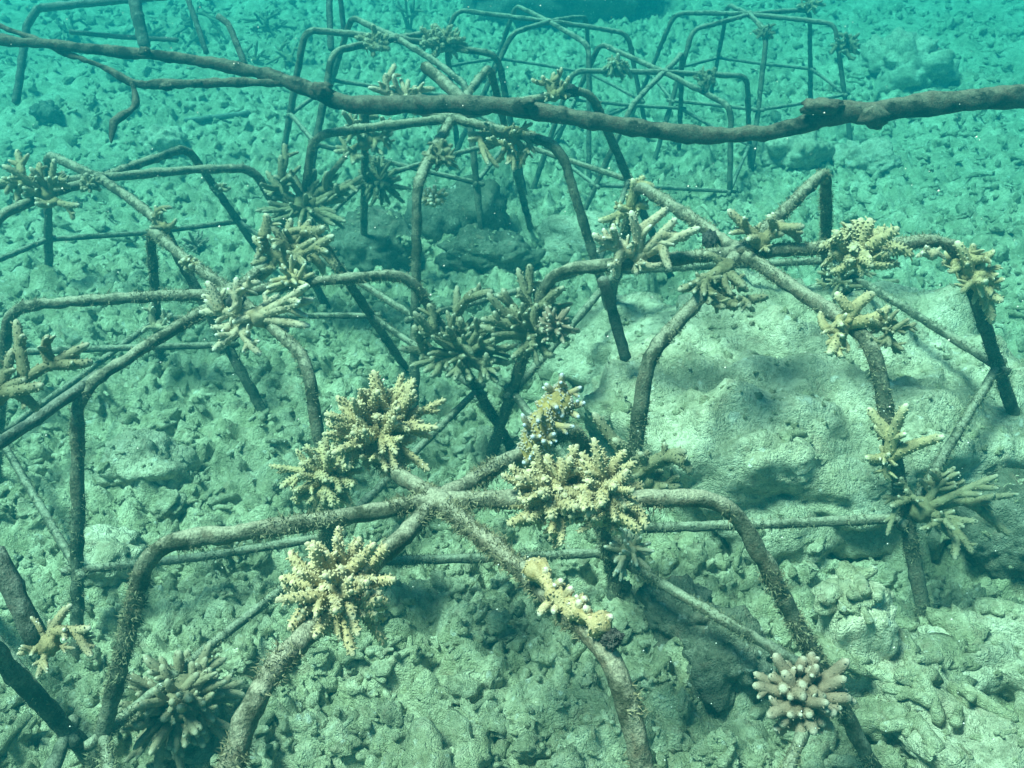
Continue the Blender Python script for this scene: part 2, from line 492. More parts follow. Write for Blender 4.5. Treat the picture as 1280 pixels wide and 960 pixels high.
def smooth_path(pts, step, fillet=0.06):
    """polyline with rounded corners, sampled about every step metres"""
    P = [Vector(p) for p in pts]; out = [P[0]]
    for k in range(1, len(P) - 1):
        a, b, c = P[k - 1], P[k], P[k + 1]
        f = min(fillet, (a - b).length * 0.4, (c - b).length * 0.4)
        s, e = b + (a - b).normalized() * f, b + (c - b).normalized() * f
        for q in range(7):
            u = q / 6
            out.append(s * (1 - u) ** 2 + b * 2 * u * (1 - u) + e * u * u)
    out.append(P[-1])
    res = [out[0]]
    for a, b in zip(out[:-1], out[1:]):
        n = max(1, int((b - a).length / step))
        res += [a.lerp(b, (k + 1) / n) for k in range(n)]
    return res

def make_frame(key, label, pose, hubpx, knees, legs, r=0.017, step=0.014, sides=12, turf=0, mat=M_ROD, bars=True, seed=0):
    hub = Vector(pose[:3]) + CP
    if hubpx:
        hub = at_depth(hubpx[0], hubpx[1], depth_of(hub))
    M = eul(*pose[3:])
    up = M @ Vector((0, 0, 1))
    root = thing('reef_star', label, 'reef star', hub - up * 0.5, 'steel frames of the coral nursery')
    off = root.location.copy()
    segs = []                                         # sampled rod axes, for attaching corals
    rings = []
    turfV = []
    for k in range(6):
        a = k * math.pi / 3
        kn = hub + M @ Vector((ARM_R * math.cos(a), ARM_R * math.sin(a), -DROOP))
        if k in knees:
            kn = plane_hit(*knees[k], hub - up * DROOP, up)
        rg = kn + M @ Vector(((RR - ARM_R) * math.cos(a), (RR - ARM_R) * math.sin(a), -(RH - DROOP)))
        if k in legs:
            tgt = closest_on_ray(*legs[k], kn, rg)
            dirn = (tgt - kn).normalized()
        else:
            dirn = (rg - kn).normalized()
        rg = kn + dirn * 0.385
        rings.append(rg)
        L = 0.40
        while L < 0.95:
            q = kn + dirn * L
            if q.z < ground(q.x, q.y) - 0.05: break
            L += 0.02
        foot = kn + dirn * L
        mid = hub.lerp(kn, 0.55) + Vector((rnd.uniform(-1, 1), rnd.uniform(-1, 1), rnd.uniform(-0.3, 1))) * 0.008
        path = smooth_path([hub, mid, kn, foot], step)
        rr = r * (1 + 0.10 * perlin(np.arange(len(path)) * 0.13, k * 3.1 + seed * 7, 0.5, 9))
        V, F, t, D = sweep([p - off for p in path], rr, sides, r * 0.42, 34, seed + k)
        part('leg', mesh_from('leg', V, F, mat), root)
        if turf: turfV.append((V, D))
        segs += path
    for k in range(6):
        if not bars: break
        A, B = rings[k], rings[(k + 1) % 6]
        d = (B - A).normalized()
        path = smooth_path([A - d * 0.03, A.lerp(B, 0.5) + Vector((0, 0, rnd.uniform(-0.012, 0.006))), B + d * 0.03], step * 1.3)
        V, F, t, D = sweep([p - off for p in path], r * 0.72, max(8, sides - 2), r * 0.25, 38, seed + 20 + k)
        part('brace_bar', mesh_from('brace_bar', V, F, M_ROD), root)
        if turf: turfV.append((V, D))
        segs += path
    hm = rock_mesh('hub', 3, seed + 5, (r * 1.9, r * 1.9, r * 1.35), mat, lump=0.4, fine=0.2)
    h = part('hub', hm, root); h.location = hub - off
    if turf:
        Vs = []; Fs = []
        pool = np.vstack([v[:len(d)] for v, d in turfV]); dirs = np.vstack([d for v, d in turfV])
        pn = perlin(pool[:, 0] * 14, pool[:, 1] * 14, pool[:, 2] * 14, 55)
        ok = np.where(pn > -0.05)[0]
        ii = npr.choice(ok, turf)
        p = pool[ii] + npr.normal(size=(turf, 3)) * 0.003; d = dirs[ii] + npr.normal(size=(turf, 3)) * 0.5
        d /= np.linalg.norm(d, axis=1)[:, None]
        L = npr.uniform(0.002, 0.0085, (turf, 1)); w = np.cross(d, npr.normal(size=(turf, 3))); w = w / np.linalg.norm(w, axis=1)[:, None] * npr.uniform(0.0006, 0.0014, (turf, 1))
        Vs = np.stack([p - w - d * 0.003, p + w - d * 0.003, p + d * L], 1).reshape(-1, 3)
        Fs = np.arange(turf * 3).reshape(-1, 3)
        t = part('algae_turf', mesh_from('algae_turf', Vs, Fs, M_TURF, False), root)
        tag(t, kind='stuff')
    FRAMES[key] = dict(hub=hub, px=[(p, pix(p)) for p in segs], up=up, rings=rings, root=root)
    return root

make_frame('front', 'silted steel frame in the foreground centre, six bent legs, tan bushy corals',
           (-0.1003, 1.2284, -0.8850, -0.1382, -0.1001, 0.0124), (548, 625),
           {0: (912, 622), 1: (722, 532), 2: (442, 548), 3: (186, 680), 4: (318, 862), 5: (768, 818)},
           {0: (1040, 862), 3: (135, 892), 1: (772, 740), 2: (415, 640), 4: (288, 960), 5: (802, 955)}, 0.0138, 0.009, 14, 60000, seed=1)
make_frame('right', 'steel frame standing on the huge pale boulder, staghorn corals on its arms',
           (0.5241, 2.0866, -0.7508, 0.1401, -0.1483, -0.1104), (925, 315),
           {0: (1195, 300), 1: (1032, 212), 2: (796, 230), 3: (690, 338), 4: (810, 444), 5: (1090, 425)},
           {0: (1258, 490), 1: (1033, 300), 2: (772, 335), 3: (630, 520), 4: (790, 585), 5: (1150, 740)}, 0.0155, 0.012, 12, 36000, seed=2)
make_frame('left', 'steel frame at left with thin dark arms and a many-fingered pale coral near its hub',
           (-0.7027, 2.0884, -0.8698, 0.0725, -0.0502, 0.1349), (290, 366),
           {0: (512, 342), 1: (395, 292), 2: (187, 286), 3: (10, 384), 4: (97, 488), 5: (385, 450)},
           {0: (604, 500), 1: (490, 435), 2: (203, 470), 3: (3, 480), 4: (97, 770), 5: (412, 660)}, 0.0132, 0.012, 12, 30000, seed=3)
make_frame('mid', 'steel frame in the middle distance directly beneath the dark branch',
           (-0.2014, 3.1054, -0.6774, 0.1478, -0.1002, 0.3111), (565, 148),
           {0: (737, 112), 1: (612, 83), 2: (457, 122), 3: (390, 170), 4: (522, 230), 5: (700, 182)},
           {0: (815, 292), 1: (657, 262), 2: (455, 270), 3: (380, 258), 4: (518, 460), 5: (742, 320)}, 0.0148, 0.015, 10, 16000, seed=4)
make_frame('left_back', 'low steel frame lying toward the left edge behind the pale-coral frame',
           (-1.2871, 2.9040, -0.8417, -0.0058, 0.0207, 0.2367), (125, 223),
           {0: (318, 210), 1: (234, 184), 4: (-8, 272), 5: (200, 278)},
           {0: (345, 262), 1: (308, 292), 5: (212, 300)}, 0.0145, 0.015, 10, 10000, seed=5)
make_frame('gr', 'hazy steel frame right of centre, partly hidden behind the dark branch',
           (0.7024, 4.8445, -0.8386, 0.1499, 0.0825, 0.1435), (830, 90),
           {0: (934, 95), 1: (853, 66), 2: (750, 54), 3: (716, 88), 4: (790, 132), 5: (914, 134)},
           {0: (938, 220), 5: (912, 245), 2: (735, 88), 3: (702, 130), 4: (775, 165), 1: (850, 150)}, 0.0138, 0.025, 8, 0, seed=6)
make_frame('far_E', 'hazy steel frame behind the branch above the middle frame, bushy coral on top',
           (-0.5199, 4.4703, -0.6622, 0.0647, 0.1397, 0.0954), (497, 48),
           {0: (622, 68), 3: (381, 37), 4: (416, 64), 5: (583, 107)},
           {3: (365, 130), 4: (408, 108), 0: (632, 120)}, 0.0150, 0.025, 8, 0, seed=7)
make_frame('far_F', 'faint far steel frame near the top edge left of the far right frame',
           (0.1613, 5.6121, -0.7148, 0.0585, 0.1055, -0.0245), (686, 27),
           {0: (785, 42), 2: (645, 7), 3: (572, 12), 4: (640, 42), 5: (736, 57)},
           {0: (797, 105), 3: (562, 32), 4: (622, 80), 5: (736, 95)}, 0.0138, 0.025, 8, 0, seed=8)
make_frame('far_H', 'faint far steel frame near the top edge, rightmost of the hazy frames',
           (1.3209, 5.8180, -0.6945, 0.0562, -0.0415, -0.4829), (937, 18),
           {0: (1044, 30), 1: (1012, 12), 2: (910, 6), 3: (843, 17), 4: (866, 37), 5: (958, 44)},
           {0: (1057, 130), 3: (820, 72), 4: (849, 95), 5: (948, 135), 1: (1013, 95), 2: (895, 85)}, 0.0138, 0.025, 8, 0, seed=9)
make_frame('near', 'steel frame cut off by the bottom left corner, thick near leg showing',
           (-1.17, 0.86, -0.93, 0.05, 0.10, 0.35), None, {0: (-80, 735)}, {0: (68, 897)}, 0.0165, 0.012, 12, 6000, seed=11)

# single rods standing or lying about
def rod(name, label, pts, r, mat=M_ROD2, seed=0, cat='rod'):
    path = smooth_path(pts, 0.018, 0.02)
    o0 = Vector(pts[-1])
    V, F, t, D = sweep([p - o0 for p in path], r, 9, r * 0.3, 38, seed)
    o = part(name, mesh_from(name, V, F, mat)); o.location = o0
    return tag(o, label, cat)

rod('steel_rod', 'short steel rod standing beneath the left arm of the boulder-top frame',
    [at_depth(753, 348, 2.32), at_depth(768, 395, 2.36), at_depth(782, 448, 2.40)], 0.014, seed=31)
rod('steel_rod', 'short rust-brown rod jutting up behind the branch from the middle frame',
    [at_depth(531, 83, 3.15), at_depth(555, 103, 3.1), at_depth(578, 125, 3.05)], 0.020, M_ROD, seed=32)
rod('steel_rod', 'dark hazy post rising past the top edge, left of a matching post',
    [at_depth(411, -40, 4.9), at_depth(412, 20, 4.9), at_depth(414, 62, 4.9)], 0.017, seed=33)
rod('steel_rod', 'dark hazy post rising past the top edge, right of a matching post',
    [at_depth(421, -40, 5.0), at_depth(427, 10, 5.0), at_depth(431, 52, 5.0)], 0.014, seed=34)
rod('steel_rod', 'thick pale post rising past the top edge above the branch at left',
    [at_depth(164, -30, 4.3), at_depth(172, 20, 4.3), at_depth(181, 58, 4.3)], 0.028, seed=35)
rod('steel_rod', 'hazy bent rod at the top left corner, arm along the top and leg below',
    [at_depth(215, -6, 4.6), at_depth(48, 10, 4.6), at_depth(34, 30, 4.6), at_depth(20, 128, 4.6)], 0.019, seed=40)
rod('steel_rod', 'thin hazy bar lying level behind the branch at upper left',
    [at_depth(88, 40, 4.7), at_depth(150, 46, 4.7), at_depth(222, 50, 4.7)], 0.012, seed=44)
rod('steel_rod', 'hazy leaning rod whose top leaves the picture left of the far coral clump',
    [at_depth(228, -20, 4.8), at_depth(244, 24, 4.8), at_depth(258, 66, 4.8)], 0.014, seed=45)
rod('steel_rod', 'thin rod leaning out of the coral clump left of the two far posts',
    [at_depth(272, 20, 3.9), at_depth(286, 30, 3.9), at_depth(306, 80, 3.9)], 0.013, seed=36)
rod('steel_rod', 'loose rod lying on the seabed right of the branch twig',
    [to_ground(232, 158) + Vector((0, 0, .03)), to_ground(268, 152) + Vector((0, 0, .03)), to_ground(312, 148) + Vector((0, 0, .03))], 0.018, seed=37)
rod('steel_rod', 'pale rod slanting from the left edge up to the left frame knee',
    [at_depth(-20, 566, 1.75), at_depth(40, 528, 1.85), at_depth(128, 466, 2.0)], 0.012, seed=38)
rod('steel_rod', 'pale blurred rod slanting down at the left edge above the stubby staghorn',
    [at_depth(-10, 690, 1.35), at_depth(20, 745, 1.35), at_depth(46, 800, 1.36)], 0.016, seed=39)

# ------------------------------------------------------------------ the sunken branch
def wood(name, pts, root, seed):
    pts = [(Vector(at_depth(x, y, d)), w) for x, y, d, w in pts]
    P, R = [], []
    for k in range(len(pts) - 1):
        (a, ra), (b, rb) = pts[k], pts[k + 1]
        a0 = pts[max(k - 1, 0)][0]; b1 = pts[min(k + 2, len(pts) - 1)][0]
        n = max(3, int((b - a).length / 0.012))
        for q in range(n):
            u = q / n
            h = 0.5 * ((2 * a) + (b - a0) * u + (2 * a0 - 5 * a + 4 * b - b1) * u * u + (3 * a - a0 - 3 * b + b1) * u ** 3)
            P.append(h - root.location); R.append(ra + (rb - ra) * u)
    P.append(pts[-1][0] - root.location); R.append(pts[-1][1])
    V, F, t, D = sweep(P, np.array(R), 18, 0.011, 14, seed)
    return part(name, mesh_from(name, V, F, M_WOOD), root)

br = thing('sunken_branch', 'long dark waterlogged tree branch lying across the frames', 'branch', at_depth(560, 160, 2.85))
kx = 1 / FPX
def W(px, d): return px * kx * d / 2 * 0.94
wood('stem', [(x, y, d, W(w, d)) for x, y, d, w in (
    (-60, 42, 3.15, 14), (0, 49, 3.15, 14), (130, 63, 3.1, 14), (240, 75, 3.06, 15), (320, 90, 3.02, 17), (390, 113, 2.98, 21), (450, 131, 2.93, 23), (560, 130, 2.86, 24),
    (660, 137, 2.82, 23), (760, 155, 2.78, 23), (870, 168, 2.74, 21), (960, 166, 2.70, 22), (1005, 155, 2.68, 25), (1035, 144, 2.67, 29), (1062, 139, 2.66, 26), (1092, 140, 2.65, 28), (1110, 137, 2.64, 26), (1160, 130, 2.62, 28), (1280, 120, 2.58, 31), (1400, 112, 2.55, 32))], br, 41)
wood('side_branch', [(x, y, d, W(w, d)) for x, y, d, w in (
    (352, 104, 3.0, 11), (300, 103, 3.02, 11), (220, 105, 3.05, 12), (168, 104, 3.06, 11), (125, 82, 3.1, 8), (80, 66, 3.14, 8), (40, 48, 3.18, 8), (-30, 22, 3.2, 8))], br, 42)
wood('twig', [(x, y, d, W(w, d)) for x, y, d, w in ((166, 104, 3.06, 8), (168, 132, 3.04, 9), (145, 150, 3.0, 8), (141, 158, 2.99, 7), (139, 178, 2.98, 5))], br, 43)
for (x, y, d, sz) in ((181, 64, 3.05, 0.014), (402, 112, 2.93, 0.024), (660, 128, 2.78, 0.016), (1094, 146, 2.61, 0.030), (246, 104, 3.02, 0.013), (208, 108, 3.02, 0.014)):
    kk = part('knot', rock_mesh('knot', 3, x, (sz * 1.4, sz, sz), M_WOOD, lump=0.5, fine=0.3), br)
    kk.location = at_depth(x, y, d) - br.location
kb = part('knot', rock_mesh('knot', 3, 77, (0.055, 0.03, 0.022), M_WOOD, lump=0.5, fine=0.25), br)
kb.location = at_depth(1028, 133, 2.63) - br.location

# ------------------------------------------------------------------ coral branches
def frame_of(t):
    t = t / np.linalg.norm(t)
    r = np.array([0, 0, 1.0]) if abs(t[2]) < 0.9 else np.array([1.0, 0, 0])
    n = np.cross(t, r); n /= np.linalg.norm(n)
    return n, np.cross(t, n)

def nub(mb, p, d, L, r, tipv, sides=4):
    n, b = frame_of(d)
    ang = np.arange(sides) * 2 * np.pi / sides
    ring = lambda rad, h: p + d * h + (np.cos(ang)[:, None] * n + np.sin(ang)[:, None] * b) * rad
    V = np.vstack([ring(r, -r * 0.6), ring(r * 0.85, L * 0.6), [p + d * L]])
    F = [[j, (j + 1) % sides, sides + (j + 1) % sides, sides + j] for j in range(sides)] + [[sides + j, sides + (j + 1) % sides, 2 * sides] for j in range(sides)]
    mb.add(V, F, [tipv * 0.4] * sides + [tipv * 0.8] * sides + [tipv])

def finger(mb, P, r0, r1, sides, nubs, nubL, rg, tipw=1.0, whitetip=0.82, blunt=1.0):
    P = np.array(P, float); n = len(P)
    u = np.linspace(0, 1, n)
    R = r0 + (r1 - r0) * u
    R[-1] *= 0.62 * blunt
    V, F, t, D = sweep(P, R, sides, r0 * 0.10, 30, int(rg.randint(99)))
    mb.add(V, F, np.clip(np.where(t > whitetip, 0.55 + (t - whitetip) / (1 - whitetip) * 0.45, t * 0.5), 0, 1) * tipw)
    T = np.gradient(P, axis=0); T /= np.linalg.norm(T, axis=1)[:, None]
    for q in range(nubs):
        v = 0.10 + 0.86 * (q + rg.rand()) / nubs
        k = min(int(v * (n - 1)), n - 2); f = v * (n - 1) - k
        p = P[k] * (1 - f) + P[k + 1] * f; a, b = frame_of(T[k])
        an = q * 2.4 + rg.rand() * 0.6
        d = math.cos(an) * a + math.sin(an) * b
        rad = r0 + (r1 - r0) * v
        d2 = d * 0.8 + T[k] * 0.75; d2 /= np.linalg.norm(d2)
        nub(mb, p + d * rad * 0.85, d2, nubL * (0.7 + 0.6 * rg.rand()), nubL * 0.42, 0.35 + 0.5 * v)

def curve_pts(rg, n=9, bend=0.12):
    b = rg.normal(size=2) * bend
    z = np.linspace(0, 1, n)
    return np.stack([b[0] * (z ** 2 - z * 0.6), b[1] * (z ** 2 - z * 0.6), z], 1)

def var_stag(rg, mat, twigs):
    mb = MB(); P = curve_pts(rg, 10, 0.16)
    finger(mb, P, 0.105, 0.066, 8, 46, 0.040, rg, 0.9, 0.88)
    for q in range(twigs):
        v = rg.uniform(0.35, 0.72); k = int(v * 9); an = rg.uniform(0, 6.28)
        d = np.array([math.cos(an) * 0.8, math.sin(an) * 0.8, 0.75]); L = rg.uniform(0.2, 0.36)
        pts = [P[k] + d * L * s + np.array([0, 0, 0.06 * L * s * s]) for s in np.linspace(0, 1, 6)]
        finger(mb, pts, 0.075, 0.045, 7, 8, 0.035, rg)
    return mb.mesh('branch', mat)

def var_brush(rg, mat, sub):
    mb = MB(); P = curve_pts(rg, 9, 0.12)
    finger(mb, P, 0.085, 0.045, 8, 60, 0.042, rg, 0.8, 0.90)
    for q in range(sub):
        v = rg.uniform(0.3, 0.7); k = int(v * 8); an = rg.uniform(0, 6.28)
        d = np.array([math.cos(an) * 0.75, math.sin(an) * 0.75, 0.85]); L = rg.uniform(0.22, 0.38)
        pts = [P[k] + d * L * s for s in np.linspace(0, 1, 5)]
        finger(mb, pts, 0.06, 0.036, 6, 14, 0.036, rg, 0.8)
    return mb.mesh('branch', mat)

def var_knob(rg, mat):
    mb = MB(); P = curve_pts(rg, 7, 0.10)
    finger(mb, P, 0.17, 0.14, 8, 18, 0.06, rg, 0.9, 0.84)
    if rg.rand() < 0.7:
        an = rg.uniform(0, 6.28); d = np.array([math.cos(an) * 0.8, math.sin(an) * 0.8, 0.7])
        finger(mb, [P[3] + d * 0.4 * s for s in np.linspace(0, 1, 5)], 0.12, 0.10, 7, 6, 0.06, rg, 1.0, 0.75)
    return mb.mesh('branch', mat)

_vars = {}
def variants(kind, col):
    if (kind, col) not in _vars:
        rg = np.random.RandomState(sum(map(ord, kind + col)))
        mt = M_CORAL[col]
        _vars[(kind, col)] = [var_stag(rg, mt, k % 4) for k in range(8)] if kind == 'stag' else \
            [var_brush(rg, mt, k % 3) for k in range(8)] if kind == 'brush' else [var_knob(rg, mt) for k in range(5)]
    return _vars[(kind, col)]

def put_branch(root, kind, col, a, b, rad, rg):
    """one branch of the colony from a to b (world), rad = thickness at its foot"""
    v = b - a; L = v.length
    if L < 1e-4: return
    vs_ = variants(kind, col)
    o = part('branch', vs_[rg.randint(len(vs_))], root)
    base_r = {'stag': 0.105, 'brush': 0.085, 'knob': 0.17}[kind]
    s = rad / base_r
    q = v.to_track_quat('Z', 'Y') @ Quaternion((0, 0, 1), rg.uniform(0, 6.28))
    o.rotation_mode = 'QUATERNION'
    o.location = a - root.location; o.rotation_quaternion = q; o.scale = (s, s, L)

def anchor(key, px, py, depth=None):
    if key is None:
        return at_depth(px, py, depth)
    if key == 'ground':
        return to_ground(px, py)
    c = [(math.hypot(x - px, y - py), depth_of(p)) for p, (x, y) in FRAMES[key]['px']]
    near = min(c)[0] + 10                                # of the rods that pass here, the one nearest the eye
    return at_depth(px, py, min(d for r, d in c if r <= near))

NC = [0]
def coral(label, key, px, py, kind, col, tips=(), extra=0, size=None, rpx=None, depth=None, axis=None, spread=1.9, name='staghorn_coral', dome=0.0, fat=1.0, zflat=1.0, forky=0.75):
    NC[0] += 1
    rg = np.random.RandomState(NC[0] * 17 + 3)
    base = anchor(key, px, py, depth); d0 = depth_of(base)
    if tips: d0 -= 0.022; base = at_depth(px, py, d0)
    sc = d0 / FPX
    root = thing(name, label, 'coral', base, 'coral fragments growing on the nursery')
    ln = [math.hypot(x - px, y - py) for x, y in tips]
    R = (rpx or (max(ln) * 0.75 if ln else 30)) * sc
    rad = {'stag': 0.0105, 'brush': 0.0098, 'knob': 0.0105}[kind] * fat
    bm_ = rock_mesh('base', 3, NC[0], (max(R * 0.22 + 0.006, R * dome),) * 3, M_CORAL[col], lump=0.4, fine=0.2)
    part('base', bm_, root)
    forks = []
    def grow(tip, thick):
        L0 = (tip - base).length; st = base + (tip - base) * rg.uniform(0.0, 0.14); best = L0
        if kind == 'stag' and rg.rand() < forky:
            for f in forks:                              # leave an older branch instead of the foot when that is nearer
                g = (tip - f).length
                if 0.38 * L0 < g < 0.9 * best and (tip - f).normalized().dot((tip - base).normalized()) > 0.55: st, best = f, g
        put_branch(root, kind, col, st, tip, thick * min(1.1, max(0.55, (tip - st).length / 0.05)), rg)
        for u in (0.3, 0.45, 0.6): forks.append(st.lerp(tip, u))
    for (x, y), l in zip(tips, ln):
        dz = rg.uniform(-0.7, 0.2) * l * sc
        grow(at_depth(x, y, d0 + dz), rad * (0.8 + 0.3 * min(1.3, l / 50)))
    ax = Vector(axis).normalized() if axis else Vector((0, -0.25, 1)).normalized()
    n, b = frame_of(np.array(ax)); n, b = Vector(n), Vector(b)
    for q in range(extra):
        th = spread * math.sqrt((q + 0.5) / extra) * rg.uniform(0.92, 1.06); ph = q * 2.39996 + rg.uniform(-0.25, 0.25)
        d = ax * math.cos(th) + (n * math.cos(ph) + b * math.sin(ph)) * math.sin(th)
        d.z *= zflat
        L = R * rg.uniform(0.66, 1.1)
        if kind == 'stag': grow(base + d * L, rad * rg.uniform(0.8, 1.1))
        else: put_branch(root, kind, col, base + d * R * max(0.12, dome * 0.85) + Vector(rg.normal(size=3)) * R * 0.07, base + d * L + Vector(rg.normal(size=3)) * R * 0.09, rad * rg.uniform(0.8, 1.2), rg)
    return root

# foreground bushy corals
coral('large tan bushy coral on the back left arm of the foreground frame', 'front', 474, 540, 'brush', 'tan', extra=76, rpx=74, spread=1.75, axis=(0, -0.35, 1), name='bushy_coral', fat=1.0)
coral('darker tan bushy coral low on the leg beneath the large bushy one', 'front', 412, 600, 'brush', 'tan', extra=46, rpx=60, spread=1.9, axis=(-0.6, -0.4, 0.7), name='bushy_coral')
coral('spiky tan bushy coral on the front left arm of the foreground frame', 'front', 426, 742, 'brush', 'tan', extra=58, rpx=78, spread=1.6, axis=(0.05, -0.45, 1), name='bushy_coral', fat=1.05)
coral('wide pale tan bushy coral, left of the pair on the foreground frame right arm', 'front', 690, 622, 'brush', 'tan', extra=44, rpx=62, spread=1.9, axis=(-0.25, -0.5, 0.8), name='bushy_coral', fat=1.05)
coral('wide pale tan bushy coral, right of the pair on the foreground frame right arm', 'front', 752, 618, 'brush', 'tan', extra=44, rpx=62, spread=1.9, axis=(0.25, -0.5, 0.8), name='bushy_coral', fat=1.05)
coral('small pale knobbly coral on the brace bar below the wide tan pair', 'front', 786, 690, 'knob', 'cream', extra=18, rpx=34, spread=1.9, axis=(0, -0.8, 0.5), name='knobbly_coral', fat=0.6)
coral('pinkish finger coral on the right leg foot of the foreground frame', 'front', 1002, 868, 'knob', 'pink', extra=40, rpx=56, spread=1.9, axis=(-0.2, -0.7, 0.8), name='finger_coral', fat=0.9, dome=0.4)
coral('brown knobbly coral clump on the seabed at lower left', 'ground', 232, 905, 'knob', 'reef', extra=85, rpx=74, spread=1.9, axis=(0, -0.5, 1), name='knobbly_coral', fat=0.80, dome=0.42)
coral('small yellowish knobbly coral above the brown clump at lower left', 'ground', 262, 828, 'knob', 'brown', extra=14, rpx=26, name='knobbly_coral', fat=0.6)
coral('small encrusting knobs on the brace bar under the front left arm', 'ground', 288, 690, 'knob', 'brown', extra=16, rpx=24, name='knobbly_coral', fat=0.55, spread=1.5)

# staghorns traced tip by tip
coral('pale many-fingered staghorn coral beside the left frame hub', 'left', 322, 396, 'stag', 'cream',
      [(249, 386), (262, 351), (261, 369), (265, 415), (266, 437), (285, 427), (297, 350), (387, 374), (385, 408), (319, 444), (344, 379), (389, 357), (290, 402), (300, 372)], extra=8, rpx=46, fat=0.92)
coral('tiny pale staghorn coral on the front left arm of the left frame', 'left', 194, 408, 'stag', 'cream', [(185, 379), (216, 391), (221, 411), (176, 412), (203, 392)], rpx=16)
coral('yellow-brown staghorn coral with white tips on the back right knee of the left frame', 'left', 361, 326, 'stag', 'brown',
      [(314, 300), (327, 287), (337, 268), (360, 274), (392, 280), (407, 288), (421, 294), (424, 335), (335, 343), (375, 283), (345, 280), (384, 310)], extra=16, rpx=48, fat=1.1)
coral('dark staghorn bush on the left leg of the middle frame', 'mid', 383, 258, 'stag', 'olive',
      [(328, 221), (329, 240), (335, 257), (352, 219), (350, 196), (360, 181), (434, 191), (435, 242), (434, 278), (452, 224), (420, 262), (410, 251), (340, 270), (398, 285)], extra=30, rpx=62, fat=1.0, forky=0.4)
coral('staghorn coral with sideways fingers around the back left leg of the middle frame', 'mid', 457, 178, 'stag', 'brown',
      [(427, 138), (492, 168), (489, 186), (420, 194), (440, 206), (447, 148), (486, 152), (425, 172)], extra=22, rpx=40, fat=1.1)
coral('olive bushy coral low on the back left leg of the middle frame', 'mid', 474, 228, 'brush', 'olive', extra=30, rpx=36, name='bushy_coral', axis=(0.2, -0.8, 0.2), spread=2.0)
coral('cream staghorn coral standing above the branch at its left bend', 'mid', 506, 124, 'stag', 'cream',
      [(461, 108), (480, 92), (495, 80), (511, 99), (520, 106), (544, 109), (475, 104), (488, 96)], extra=3, rpx=26, depth=None)
coral('hanging brush of white-tipped fingers under the branch on the middle frame', 'mid', 640, 168, 'stag', 'brown',
      [(585, 168), (588, 178), (608, 205), (621, 209), (670, 164), (669, 188), (635, 205), (655, 200), (598, 192), (645, 212)], extra=22, rpx=40, axis=(-0.2, -0.7, -0.5), spread=1.6, fat=0.8)
coral('spread staghorn coral standing above the branch beside a dark lump', 'mid', 692, 120, 'stag', 'brown', [(677, 95), (690, 90), (705, 88), (715, 99), (664, 102), (700, 100)], extra=4, rpx=24)
coral('knobby tan staghorn coral on the back left knee of the boulder-top frame', 'right', 787, 262, 'stag', 'tan', [(795, 224), (803, 222), (817, 229), (751, 279), (808, 252), (761, 277), (775, 285), (800, 270)], extra=4, rpx=24, fat=1.15)
coral('cream staghorn coral with upright fingers on the left arm of the boulder-top frame', 'right', 800, 320, 'stag', 'cream',
      [(738, 297), (768, 282), (791, 265), (802, 281), (834, 262), (845, 275), (874, 284), (768, 347), (793, 343), (836, 338), (764, 330), (860, 300)], extra=8, rpx=36)
coral('dark staghorn coral hanging beneath the hub of the boulder-top frame', 'right', 905, 335, 'stag', 'olive',
      [(850, 368), (890, 381), (904, 388), (922, 388), (958, 372), (886, 313), (868, 350), (938, 378)], extra=14, rpx=40, axis=(0, -0.4, -0.8), spread=1.3)
coral('staghorn coral with blunt fingers just behind the hub of the boulder-top frame', 'right', 950, 302, 'stag', 'brown', [(911, 263), (927, 271), (981, 275), (1003, 284), (965, 270), (1000, 298), (940, 285)], extra=6, rpx=34)
coral('tan fan of thick fingers on the right arm of the boulder-top frame', 'right', 1068, 318, 'brush', 'tan',
      [(1029, 300), (1040, 292), (1053, 289), (1066, 282), (1078, 277), (1090, 276), (1105, 280), (1122, 287), (1136, 302), (1128, 312), (1108, 322), (1040, 322)], extra=16, rpx=48, name='finger_coral', fat=1.5)
coral('brown coral of small hanging fingers just below the tan fan', 'right', 1052, 342, 'stag', 'brown', extra=34, rpx=36, name='finger_coral', axis=(0, -0.8, -0.3), spread=1.9, fat=0.75)
coral('long-fingered staghorn coral on the front right arm of the boulder-top frame', 'right', 1056, 402, 'stag', 'tan', [(1088, 362), (1116, 395), (1100, 402), (1046, 370), (1038, 447), (1050, 449), (1031, 428), (1064, 437), (1030, 410)], extra=4, rpx=32, fat=1.15)
coral('small olive coral on the brace bar right of the long-fingered staghorn', 'right', 1112, 408, 'stag', 'olive', extra=20, rpx=32, name='finger_coral', axis=(0, -0.5, -0.2), spread=1.8, fat=0.8)
coral('stubby coral climbing the right leg of the boulder-top frame', 'right', 1212, 345, 'stag', 'tan',
      [(1201, 304), (1218, 308), (1243, 321), (1246, 340), (1245, 362), (1247, 379), (1248, 397), (1190, 330), (1230, 325)], extra=10, rpx=36, fat=1.2, name='finger_coral')
coral('stubby pale fingers beside the right knee of the boulder-top frame', 'right', 1165, 318, 'stag', 'cream', [(1148, 316), (1158, 308), (1176, 310), (1182, 322)], rpx=18, fat=1.2, name='finger_coral')
coral('thin coral with one long pointing finger on the front right leg of the boulder-top frame', 'right', 1112, 570, 'stag', 'tan', [(1181, 542), (1126, 505), (1080, 575), (1086, 512), (1092, 535), (1122, 548), (1105, 600)], extra=7, rpx=24)
coral('fanned brown staghorn coral at the lower right of the boulder-top frame', 'right', 1152, 638, 'stag', 'olive',
      [(1190, 582), (1246, 594), (1268, 615), (1248, 650), (1220, 656), (1195, 700), (1218, 690), (1150, 598), (1175, 586), (1246, 626), (1130, 610), (1205, 605), (1262, 668)], extra=16, rpx=56, fat=0.72)
